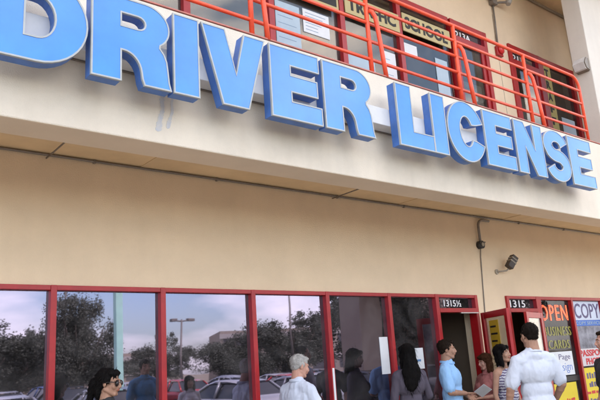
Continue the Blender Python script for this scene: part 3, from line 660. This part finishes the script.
        blob(bm, LN((0, .105, 1.43)), (.118, .052, .15)); blob(bm, LN((.02, .115, 1.32)), (.088, .040, .12)); blob(bm, hp(0, .08, -.10), (.10, .06, .09), hr)
    elif hair == 'bob':
        blob(bm, hp(0, .026, .046), (.092, .104, .094), hr); blob(bm, hp(0, .050, -.05), (.094, .070, .095), hr)
        for sd in (-1, 1): cap(bm, hp(sd*.078, .0, .02), .028, hp(sd*.082, -.012, -.135), .026); blob(bm, hp(sd*.040, -.040, .078), (.046, .046, .032), hr)
        blob(bm, hp(0, .05, -.13), (.088, .06, .06), hr)
    elif hair == 'tied':
        blob(bm, hp(0, .026, .042), (.085, .102, .088), hr); blob(bm, hp(0, .055, -.015), (.074, .066, .07), hr)
        for sd in (-1, 1): blob(bm, hp(sd*.034, -.034, .082), (.046, .046, .030), hr); blob(bm, hp(sd*.070, .008, .022), (.018, .036, .042), hr)
        blob(bm, hp(0, .125, -.015), (.050, .055, .060), hr); blob(bm, hp(0, .075, -.07), (.066, .050, .085), hr); cap(bm, hp(0, .14, -.02), .046, hp(.0, .16, -.14), .028); cap(bm, hp(0, .16, -.14), .028, hp(0, .14, -.24), .014)
    me = solid(bm, .006, 2); rumple(me, .006, 22, x, (1.6, 1.6, .5)); rumple(me, .003, 70, y, (1.3, 1.3, .35))
    bm = B(); bm.from_mesh(me); vl = list(bm.verts); nv = len(vl); random.seed(int(abs(x)*1000)); lg = {'long': .10, 'tied': .05, 'bob': .07}.get(hair, .022)
    for k in range(900):
        v = vl[random.randrange(nv)]; n_ = v.normal.copy(); c_ = hr @ Vector((0, .55, -.8)) if hair in ('tied', 'short', 'grey', 'buzz') else Vector((0, .1, -1))
        d_ = (c_-n_*n_.dot(c_)+Vector((random.gauss(0,.25), random.gauss(0,.25), random.gauss(0,.15)))).normalized(); w2 = n_.cross(d_).normalized()*random.uniform(.0012,.0026); L = lg*random.uniform(.5,1.2); p0 = v.co-n_*.002
        a_ = [bm.verts.new(q) for q in (p0-w2, p0+w2, p0+d_*L*.5+n_*.0045+w2, p0+d_*L*.5+n_*.0045-w2)]; e_ = bm.verts.new(p0+d_*L+n_*random.uniform(-.002, .007))
        bm.faces.new(a_); bm.faces.new((a_[3], a_[2], e_))
    bm.to_mesh(me); bm.free()
    part_me('hair', me, hairm, root)
    # top
    if top == 'tank': 
        topm = mat('striped_tank', topcol, .8); n_ = topm.node_tree; wv = n_.nodes.new('ShaderNodeTexWave'); wv.bands_direction = 'Z'; wv.inputs['Scale'].default_value = 9; wv.inputs['Distortion'].default_value = 3.5; wv.inputs['Detail Scale'].default_value = 3
        tcx = n_.nodes.new('ShaderNodeTexCoord'); rp = n_.nodes.new('ShaderNodeValToRGB'); rp.color_ramp.elements[0].position = .42; rp.color_ramp.elements[1].position = .52
        rp.color_ramp.elements[0].color = (.09, .07, .14, 1); rp.color_ramp.elements[1].color = (*topcol, 1); n_.links.new(tcx.outputs['Object'], wv.inputs['Vector']); n_.links.new(wv.outputs['Color'], rp.inputs['Fac'])
        n_.links.new(rp.outputs['Color'], n_.nodes['Principled BSDF'].inputs['Base Color'])
    else: topm = mat('cloth_%d_%d_%d' % tuple(int(c*100) for c in topcol), topcol, .9, topvar, 8, .15, 260)
    bm = B(); g = .016 if female else .022
    blob(bm, LN((0, 0, .97)), (.158*wide+g, .118+g, .13)); blob(bm, LN((0, -.005, 1.10)), ((.128 if female else .145)*wide+g, .103*wide+g, .16)); blob(bm, LN((0, .004, 1.28)), (.168*wide+g*.8, .118*wide+g*.8, .17))
    if top != 'tank':
        cap(bm, LN((-sw+.02, .018, 1.378)), .066+g*.3, LN((sw-.02, .018, 1.378)), .066+g*.3)
        for sd in (-1, 1): cap(bm, LN((0, .030, 1.450)), .068, LN((sd*(sw-.01), .02, 1.390)), .058+g*.2); blob(bm, LN((sd*(sw-.045), .02, 1.29)), (.062, .085, .12))
        cap(bm, LN((0, .024, 1.43)), nr+.030, LN((0, .020, 1.468)), nr+.016)
    else:
        cap(bm, LN((-.10, .02, 1.36)), .035, LN((-.075, .02, 1.47)), .022); cap(bm, LN((.10, .02, 1.36)), .035, LN((.075, .02, 1.47)), .022); blob(bm, LN((0, .03, 1.32)), (.13, .085, .10))
    if female:
        for sd in (-1, 1): blob(bm, LN((sd*.075, -.090, 1.27)), (.070, .062, .070))
    # hem made slightly wider than the waist
    cap(bm, LN((-.07*wide, 0, .90)), .118+g, LN((.07*wide, 0, .90)), .118+g)
    if top in ('tee', 'polo', 'shirt', 'long'):
        for sd, (s, e, w_) in ((-1, AR), (1, AL)):
            rr = ra*1.22+.010
            if top in ('tee', 'polo', 'shirt'): e2 = s.lerp(e, .80 if top != 'shirt' else .92); cap(bm, s, rr, e2, ra*1.10+.018)
            else: cap(bm, s, rr, e, ra*1.0+.014); cap(bm, e, ra*1.0+.014, e.lerp(w_, .93), ra*.68+.010)
    me = solid(bm, .0075, 14)
    # cut off the dome below the hem
    bm = B(); bm.from_mesh(me); bmesh.ops.bisect_plane(bm, geom=list(bm.verts)+list(bm.edges)+list(bm.faces), plane_co=(0, 0, .86), plane_no=(0, 0, -1), clear_outer=True)
    bm.to_mesh(me); bm.free(); rumple(me, .010 if not female else .006, 6.0, x+y, (1.2, 1.2, .6), True); rumple(me, .0055, 11, x-y, (1.5, 1.5, .5), True); rumple(me, .0018, 38, y, (1.2, 1.2, .8))
    part_me({'tee': 'tshirt', 'polo': 'polo_shirt', 'shirt': 'shirt', 'long': 'sweater', 'tank': 'tank_top'}[top], me, topm, root)
    if top != 'tank':
        bm = B(); pts = []
        for k in range(25):
            a = R(-90+(330 if top in ('polo', 'shirt') else 360)*k/24); pts.append(LN((math.cos(a)*(nr+.016+(.004 if top in ('polo', 'shirt') else .0)), .018+math.sin(a)*(nr+.020), (1.475 if top in ('polo', 'shirt') else 1.468)+.012*math.sin(a))))
        for q0, q1 in zip(pts, pts[1:]):
            cap(bm, q0, .012, q1, .012, 6)
            if top in ('polo', 'shirt'): cap(bm, q0+Vector((0, 0, .016)), .008, q1+Vector((0, 0, .016)), .008, 6)
        part_me('collar', solid(bm, .005, 2), topm, root)
    # trousers and shoes
    bm = B(); cap(bm, (-.065*wide, 0, .93), .110, (.065*wide, 0, .93), .110)
    for sd in (-1, 1): k_ = Vector((sd*(hw+.01), -.015, .49)); cap(bm, (sd*hw, 0, .88), .104, k_, .074); cap(bm, k_, .074, (sd*(hw+.015), .02, .10), .064)
    me = solid(bm, .009, 4); rumple(me, .008, 9, y); part_me('trousers', me, mat('denim_%d' % int(legcol[2]*100), legcol, .85, .2, 7), root)
    for sd in (-1, 1):
        bm = B(); a_ = Vector((sd*(hw+.015), .02, .05)); cap(bm, a_+Vector((0, .02, 0)), .046, a_+Vector((sd*.015, -.16, -.012)), .040); me = solid(bm, .007, 2)
        for v in me.vertices: v.co.z = max(v.co.z, .004)
        part_me('shoe', me, mat('shoe_leather', (.03,.025,.02), .5), root)
    if glasses:
        bm = B()
        for sd in (-1, 1):
            blob(bm, hp(sd*.035, -.084, -.002), (.039, .019, .030), hr @ Matrix.Rotation(R(-sd*20), 3, 'Z'), 3); tube(bm, [hp(sd*.062, -.078, .008), hp(sd*.083, -.02, .006), hp(sd*.084, .02, .0)], .0042, 6)
        tube(bm, [hp(-.012, -.094, .004), hp(.012, -.094, .004)], .005, 6); recalc(bm); mesh_obj('sunglasses', bm, mat('dark_lens', (.012,.010,.010), .08), root, smooth=True)
    return root

person('woman in big sunglasses with black tied back hair, in the lower left corner', 2.28, -.58, -44, 1.645, True, 'tan', 'tied', (.012,.010,.010), 'long', (.02,.02,.024), headyaw=0, headpitch=5, glasses=True)
person('grey haired man in a white shirt seen from behind', 4.36, -.46, 8, 1.675, False, 'rosy', 'grey', (.42,.40,.38), 'shirt', (.52,.56,.66), wide=1.0, lean=.05, headyaw=-22, headpitch=12, headfwd=.03, legcol=(.06,.06,.08),
       armR=((-.27, -.04, 1.14), (-.20, -.24, 1.06)), armL=((.27, -.04, 1.14), (.20, -.24, 1.06)))
person('woman with long dark hair and a purplish grey top facing the window', 6.11, -.42, 62, 1.729, True, 'tan', 'long', (.014,.010,.009), 'long', (.075,.062,.085), headpitch=4, legcol=(.36,.40,.50), armR=((-.24, -.02, 1.14), (-.13, -.25, 1.00)))
person('man in a light blue polo shirt in front of the open door', 6.78, -.50, -62, 1.765, False, 'tan', 'short', (.03,.018,.012), 'polo', (.27,.47,.74), headyaw=14, armR=((-.235, -.03, 1.13), (-.01, -.165, 1.10)), armL=((.235, -.03, 1.13), (.03, -.195, 1.06)))
wr = person('woman in a dusty red blouse with auburn hair holding papers', 7.80, -.30, 168, 1.56, True, 'rosy', 'bob', (.11,.045,.022), 'tee', (.36,.13,.12), headyaw=-10, headpitch=6, armR=((-.22, -.06, 1.14), (-.08, -.30, 1.16)), armL=((.22, -.04, 1.14), (.10, -.28, 1.12)))
person('woman in a striped tank top with black hair beside the white T-shirt man', 7.30, -0.95, -92, 1.66, True, 'tan', 'bob', (.010,.008,.008), 'tank', (.42,.42,.47), headyaw=4, headpitch=-8, armR=((-.235, .02, 1.13), (-.24, -.05, .90)))
person('broad man in a plain white T-shirt seen from behind', 6.44, -1.91, 62, 1.85, False, 'tan', 'buzz', (.022,.015,.012), 'tee', (.52,.55,.63), wide=.97, headyaw=0, headpitch=3, armL=((.29, .01, 1.13), (.31, -.06, .90)), armR=((-.28, .01, 1.14), (-.26, -.16, .95)))
person('man in a black T-shirt at the right edge of the picture', 7.29, -2.30, 150, 1.73, False, 'rosy', 'short', (.05,.03,.02), 'tee', (.020,.020,.022), headyaw=-20)
person('man in a blue T-shirt standing out in front, mirrored beside the sign pole', 4.95, -4.25, 95, 1.84, False, 'tan', 'short', (.02,.014,.012), 'tee', (.04,.18,.36))
person('woman in a white blouse standing out in front, mirrored in the third window', 5.95, -4.55, 100, 1.52, True, 'tan', 'bob', (.012,.010,.010), 'tee', (.60,.60,.62))
# sheets of paper in the red woman's hands
t = thing('paper_sheets', (7.58, -.42, 1.0), 'folded white papers held by the woman in the dusty red blouse', 'papers')
bm = B(); box(bm, -.11, .07, -.085, .085, -.003, .003, .001); bmesh.ops.rotate(bm, verts=bm.verts, cent=(0,0,0), matrix=Matrix.Rotation(R(26), 3, 'Y') @ Matrix.Rotation(R(-38), 3, 'X')); bmesh.ops.translate(bm, verts=bm.verts, vec=(7.47, -.47, 1.09))
mesh_obj('paper', bm, M_PAPER, t, world=True)

# ------------------------------------------------------------------ street lamps and sign pole across the parking lot (seen mirrored in the windows)
def lamp(x, y, h, label, r=.07, heads=1):
    t = thing('parking_lamp', (x, y, -.14), label, 'street lamp', 'parking lot lamps')
    bm = B(); tube(bm, [(0,0,0), (0,0,.7)], .25, 14); mesh_obj('base', bm, M_CONC, t)
    bm = B(); tube(bm, [(0,0,.7), (0,0,h)], [r, r*.7], 12); mesh_obj('pole', bm, M_DARKM, t)
    for k in range(heads):
        s = 1 if k == 0 else -1
        bm = B(); tube(bm, [(0,0,h-.1), (s*.5,0,h-.05)], .04, 8); box(bm, *sorted((s*.35, s*.75)), -.14, .14, h-.10, h+.05, .02); mesh_obj('head', bm, M_DARKM, t)
lamp(18.85, -28.3, 4.7, 'dark parking lot lamp with two boxy heads, mirrored in the third window', heads=2)
lamp(14.84, -36, 9.5, 'tall thin parking lot lamp rising above the big tree, mirrored in the second window')
lamp(27.9, -29.6, 8.0, 'parking lot lamp beside the round tree, mirrored in the fourth window')
sp = thing('sign_pole', (8.08, -12.5, -.14), 'thick pale cyan painted sign pole in the parking lot, mirrored in the second window', 'pole')
bm = B(); box(bm, -.105, .105, -.105, .105, 0, 9, .01); mesh_obj('shaft', bm, mat('pale_cyan_paint', (.50, .84, .70), .5, .1, 3), sp)
bm = B(); box(bm, -.3, .3, -.3, .3, 0, .25, .02); mesh_obj('footing', bm, M_CONC, sp)
bm = B(); box(bm, -1.2, 1.2, -.2, .2, 9.0, 11, .03); mesh_obj('sign_box', bm, M_FASCIA, sp)

# ------------------------------------------------------------------ trees
M_LEAF = mat('leaves', (.085, .085, .060), .7, .45, 2.5, col2=(.040, .045, .028)); M_BARK = mat('bark', (.10, .075, .055), .9, .3, 6, .5, 30)
def tree_meshes(seed, hgt, rad, n_cl, per):
    random.seed(seed); bm = B()
    tube(bm, [(0,0,0), (.1,0,hgt*.22), (.05,.1,hgt*.45)], [.26, .20, .15], 9)
    tips = []
    for k in range(8):
        a = k*math.pi/4+random.uniform(-.3,.3); e = Vector((math.cos(a)*rad*.62, math.sin(a)*rad*.62, hgt*random.uniform(.52,.86)))
        s = Vector((.05,.05,hgt*random.uniform(.2,.42))); mid = s.lerp(e, .5)+Vector((0,0,-.2)); tube(bm, [s, mid, e], [.11,.07,.03], 6); tips.append(e)
    tr = bpy.data.meshes.new('trunk'); bm.to_mesh(tr); bm.free(); tr.materials.append(M_BARK)
    bm = B(); cls = []; lobes = []
    while len(lobes) < 17:
        p = Vector((random.uniform(-1,1), random.uniform(-1,1), random.uniform(-1,1)))
        if .45 < p.length < .95: lobes.append((p, random.uniform(.14,.30)))
    while len(cls) < n_cl:
        l_, sg = random.choice(lobes); p = l_+Vector((random.gauss(0,sg), random.gauss(0,sg), random.gauss(0,sg*.8)))
        if p.length < 1.25: cls.append(Vector((p.x*rad, p.y*rad, hgt*.62+p.z*hgt*.34)))
    for c in cls:
        cr_ = random.uniform(.35,.95)*rad*.26
        for k in range(per):
            d = Vector((random.gauss(0,1), random.gauss(0,1), random.gauss(0,.7))).normalized()*cr_*random.random()**.5; p = c+d
            s = random.uniform(.05,.11); n = Vector((random.uniform(-1,1), random.uniform(-1,1), random.uniform(-.3,1))).normalized(); u, v = frame_of(n)
            bm.faces.new([bm.verts.new(p+q) for q in (u*s, v*s*.6, -u*s, -v*s*.6)])
    cm = bpy.data.meshes.new('crown'); bm.to_mesh(cm); bm.free(); cm.materials.append(M_LEAF)
    return tr, cm
TV = [tree_meshes(1, 6.5, 3.6, 190, 170), tree_meshes(2, 6.5, 3.2, 150, 160), tree_meshes(3, 6.5, 4.2, 230, 170)]
TL = [(15.0,-46.7,.90,1.15,0,'leafy tree at the far left of the parking lot, mirrored in the first window'), (15.9,-36.0,1.04,.66,2,'tallest leafy tree behind the sign pole, mirrored in the second window'),
      (10.8,-40,.86,1.0,1,'leafy tree left of the tallest tree, mirrored in the first window'), (27.0,-60.4,.66,1.2,0,'distant tree right of the sign pole, mirrored in the second window'),
      (26.5,-46,.78,.7,1,'loose tree behind the two headed lamp, mirrored in the third window'), (31.3,-41,.70,.8,2,'low wide tree mirrored at the right of the third window'),
      (29.8,-32.0,.88,.85,0,'round dark tree mirrored in the fourth window'), (25.6,-18.9,1.25,.75,2,'dark tree close to the wing, mirrored left of door 1315 and a half'),
      (8.0,-48,.85,1.3,1,'leafy tree beyond the cars at the left end of the lot'), (30.0,-15.5,1.3,.9,1,'dark tree at the right end of the lot beside the wing'), (38.0,-52,.62,1.3,1,'low spreading tree far behind the two headed lamp, at the middle of the lot edge'), (21.5,-62,.6,1.3,2,'low distant tree just right of the sign pole'), (2.0,-44,.8,1.2,0,'leafy tree at the far left end of the lot')]
for i, (x, y, sz, sw, k, lb) in enumerate(TL):
    t = thing('tree', (x, y, -.14), lb, 'tree', 'trees round the parking lot', rz=i*1.3); t.scale = (sw, sw, sz)
    link('trunk', TV[k][0], t); link('crown', TV[k][1], t)

# ------------------------------------------------------------------ far buildings across the lot
M_FARW = mat('far_wall', (.30, .24, .19), .85, .1, .3); M_FARD = mat('far_openings', (.06, .055, .06), .6); M_FARB = mat('far_band', (.38,.34,.30), .8)
def far_building(x, y, rz, wdt, dep, floors, fh, label, name='parking_garage'):
    t = thing(name, (x, y, -.14), label, 'building', rz=R(rz)); bm = B(); box(bm, -wdt/2, wdt/2, -dep/2, dep/2, 0, floors*fh+.6); mesh_obj('wall', bm, M_FARW, t)
    for f in range(floors):
        bm = B(); n = int(wdt/4)
        for k in range(n): box(bm, -wdt/2+.4+k*(wdt/n), -wdt/2+(k+1)*(wdt/n)-.4, dep/2, dep/2+.05, f*fh+1.1, f*fh+fh-.5); 
        mesh_obj('opening_row', bm, M_FARD, t)
        bm = B(); box(bm, -wdt/2-.1, wdt/2+.1, dep/2, dep/2+.18, f*fh+fh-.45, f*fh+fh+.2); mesh_obj('band', bm, M_FARB, t)
far_building(66, -68, 25, 36, 14, 2, 3.1, 'low beige parking garage with pale bands beyond the trees')
far_building(14, -92, 5, 60, 14, 2, 2.3, 'long low beige building beyond the left part of the lot', 'store_building')
# side wing of the shopping centre (mirrored in the fifth window)
wing = thing('side_wing', (0, 0, 0), 'beige side wing with a tall square column at the right of the parking lot', 'building')
bm = B(); box(bm, 25.5, 40, -22, -18.6, -.14, 5.6); mesh_obj('wall', bm, M_FARW, wing, world=True)
bm = B(); box(bm, 20.6, 21.9, -16.6, -15.3, -.14, 6.2, .02); mesh_obj('column', bm, M_FARW, wing, world=True)  # column's shade is put into its colour: darker than the canopy stucco
bm = B(); box(bm, 20.3, 40, -16.9, -10, 5.2, 6.2); mesh_obj('canopy', bm, M_WALL, wing, world=True)

# ------------------------------------------------------------------ cars
def car_meshes():
    W = .88
    st = [(-2.25,.25,.55,.62),(-2.15,.22,.72,.80),(-1.9,.20,.80,.88),(-1.2,.20,.86,.96),(-.6,.20,.92,.97),(.6,.20,.93,.97),(1.3,.20,.92,.98),(1.9,.22,.86,.98),(2.2,.25,.75,.92),(2.28,.30,.60,.75)]
    bm = B(); rings = []
    for y, zb, zm, zt in st:
        e = abs(y)/2.3; w_ = W*(1-.12*e**4)
        rings.append([bm.verts.new(p) for p in ((-w_*.9,y,zb),(-w_,y,zb+.18),(-w_,y,zm-.12),(-w_*.93,y,zt-.04),(-w_*.7,y,zt+.02),(w_*.7,y,zt+.02),(w_*.93,y,zt-.04),(w_,y,zm-.12),(w_,y,zb+.18),(w_*.9,y,zb))])
    for a, b in zip(rings, rings[1:]):
        for k in range(10): bm.faces.new((a[k], a[(k+1)%10], b[(k+1)%10], b[k])).smooth = True
    bm.faces.new(rings[0]); bm.faces.new(rings[-1][::-1])
    # roof panel + pillars
    roof = [(-.30,1.36,.60),(.1,1.43,.63),(.7,1.43,.63),(1.15,1.38,.60)]; rr = []
    for y, z, hw in roof: rr.append([bm.verts.new(p) for p in ((-hw,y,z-.03),(-hw*.9,y,z+.015),(hw*.9,y,z+.015),(hw,y,z-.03))])
    for a, b in zip(rr, rr[1:]):
        for k in range(3): bm.faces.new((a[k], a[k+1], b[k+1], b[k])).smooth = True
    for s in (-1, 1):
        for a, b in (((s*.80,-1.15,.95),(s*.60,-.30,1.34)), ((s*.84,.35,.96),(s*.62,.35,1.41)), ((s*.80,1.75,.96),(s*.60,1.15,1.36))): tube(bm, [a, b], .035, 6)
    recalc(bm); body = bpy.data.meshes.new('body'); bm.to_mesh(body); bm.free()
    bm = B(); A = [(-.78,-1.12,.95),(.78,-1.12,.95),(.82,1.72,.95),(-.82,1.72,.95)]; T = [(-.57,-.29,1.345),(.57,-.29,1.345),(.57,1.13,1.36),(-.57,1.13,1.36)]
    a = [bm.verts.new(p) for p in A]; b = [bm.verts.new(p) for p in T]
    for k in range(4): bm.faces.new((a[k], a[(k+1)%4], b[(k+1)%4], b[k]))
    recalc(bm); gl = bpy.data.meshes.new('windows'); bm.to_mesh(gl); bm.free()
    bm = B(); tube(bm, [(-.10,0,0),(.10,0,0)], .32, 18); wh = bpy.data.meshes.new('tyre'); bm.to_mesh(wh); bm.free()
    bm = B(); tube(bm, [(-.105,0,0),(.105,0,0)], .19, 14); ri = bpy.data.meshes.new('rim'); bm.to_mesh(ri); bm.free()
    bm = B(); box(bm, -.16,.16,-.04,.04,-.06,.06,.02); hl = bpy.data.meshes.new('headlight'); bm.to_mesh(hl); bm.free()
    gl.materials.append(mat('car_glass', (.02,.022,.026), .08)); wh.materials.append(mat('rubber', (.02,.02,.02), .8)); ri.materials.append(mat('rim_metal', (.45,.45,.46), .3, metal=.8)); hl.materials.append(mat('lamp_lens', (.7,.7,.7), .15))
    return body, gl, wh, ri, hl
CB, CG, CW, CR_, CH_ = car_meshes()
TAILM = CH_.copy(); TAILM.materials.clear(); TAILM.materials.append(mat('tail_lens', (.5,.02,.02), .2))
def car(x, y, rz, cname, col, label, s=1.0):
    t = thing('parked_car', (x, y, -.14), label, 'car', 'cars in the parking lot', rz=R(rz)); t.scale = (1, s, s)
    bmesh_ = CB.copy(); bmesh_.materials.clear(); bmesh_.materials.append(mat('paint_'+cname, col, .22, metal=.25)); link('body', bmesh_, t); link('windows', CG, t)
    for sx in (-1, 1):
        for yy in (-1.4, 1.35):
            wb = bpy.data.objects.new('wheel', CW); COL.objects.link(wb); wb.parent = t; wb.location = (sx*.78, yy, .32); link('rim', CR_, wb)
        h = link('headlight', CH_, t); h.location = (sx*.60, -2.19, .66); h2 = link('tail_light', TAILM, t); h2.location = (sx*.62, 2.25, .72)
cols = dict(white=(.40,.40,.41), silver=(.25,.26,.28), grey=(.16,.17,.18), black=(.015,.015,.018), red=(.42,.02,.03), blue=(.05,.09,.22), tan=(.42,.38,.30))
CARS = [(1.6,-11.4,8,'silver','silver car in the row nearest the shops, at its left end'),(4.4,-11.5,-4,'white','white car second from the left in the row nearest the shops'),(7.2,-11.3,4,'grey','dark grey car third from the left in the nearest row'),
        (11.2,-11.4,-3,'white','white car just right of the pale cyan sign pole'),(13.8,-11.5,2,'silver','silver car in the nearest row, right of the white one by the pole'),(16.4,-11.3,0,'black','black car near the right of the nearest row'),(19.2,-11.5,3,'silver','silver car last in the nearest row, beside the wing column'),
        (4.6,-22.9,2,'white','white car at the left of the middle row'),(7.4,-22.8,-3,'silver','silver car second in the middle row'),(10.2,-23,4,'black','black car third in the middle row'),(13.0,-22.9,0,'white','white car fourth in the middle row'),(15.7,-22.8,3,'red','red car in the centre of the middle row'),
        (18.4,-23,-2,'silver','silver car right of the red one in the middle row'),(21.2,-22.8,2,'white','white car toward the right of the middle row'),(24.0,-23,0,'grey','grey car at the right of the middle row'),
        (6.0,-28.5,182,'tan','tan car in the far row, at its left'),(11.6,-28.4,178,'blue','blue car in the far row'),(17.1,-28.5,181,'white','white car in the far row behind the red one'),(22.6,-28.5,179,'silver','silver car at the right of the far row')]
for x, y, rz, cn, lb in CARS: car(x, y, rz, cn, cols[cn], lb)
car(18.6, -17.2, 93, 'red', cols['red'], 'bright red car driving along the aisle, mirrored in the fourth window')
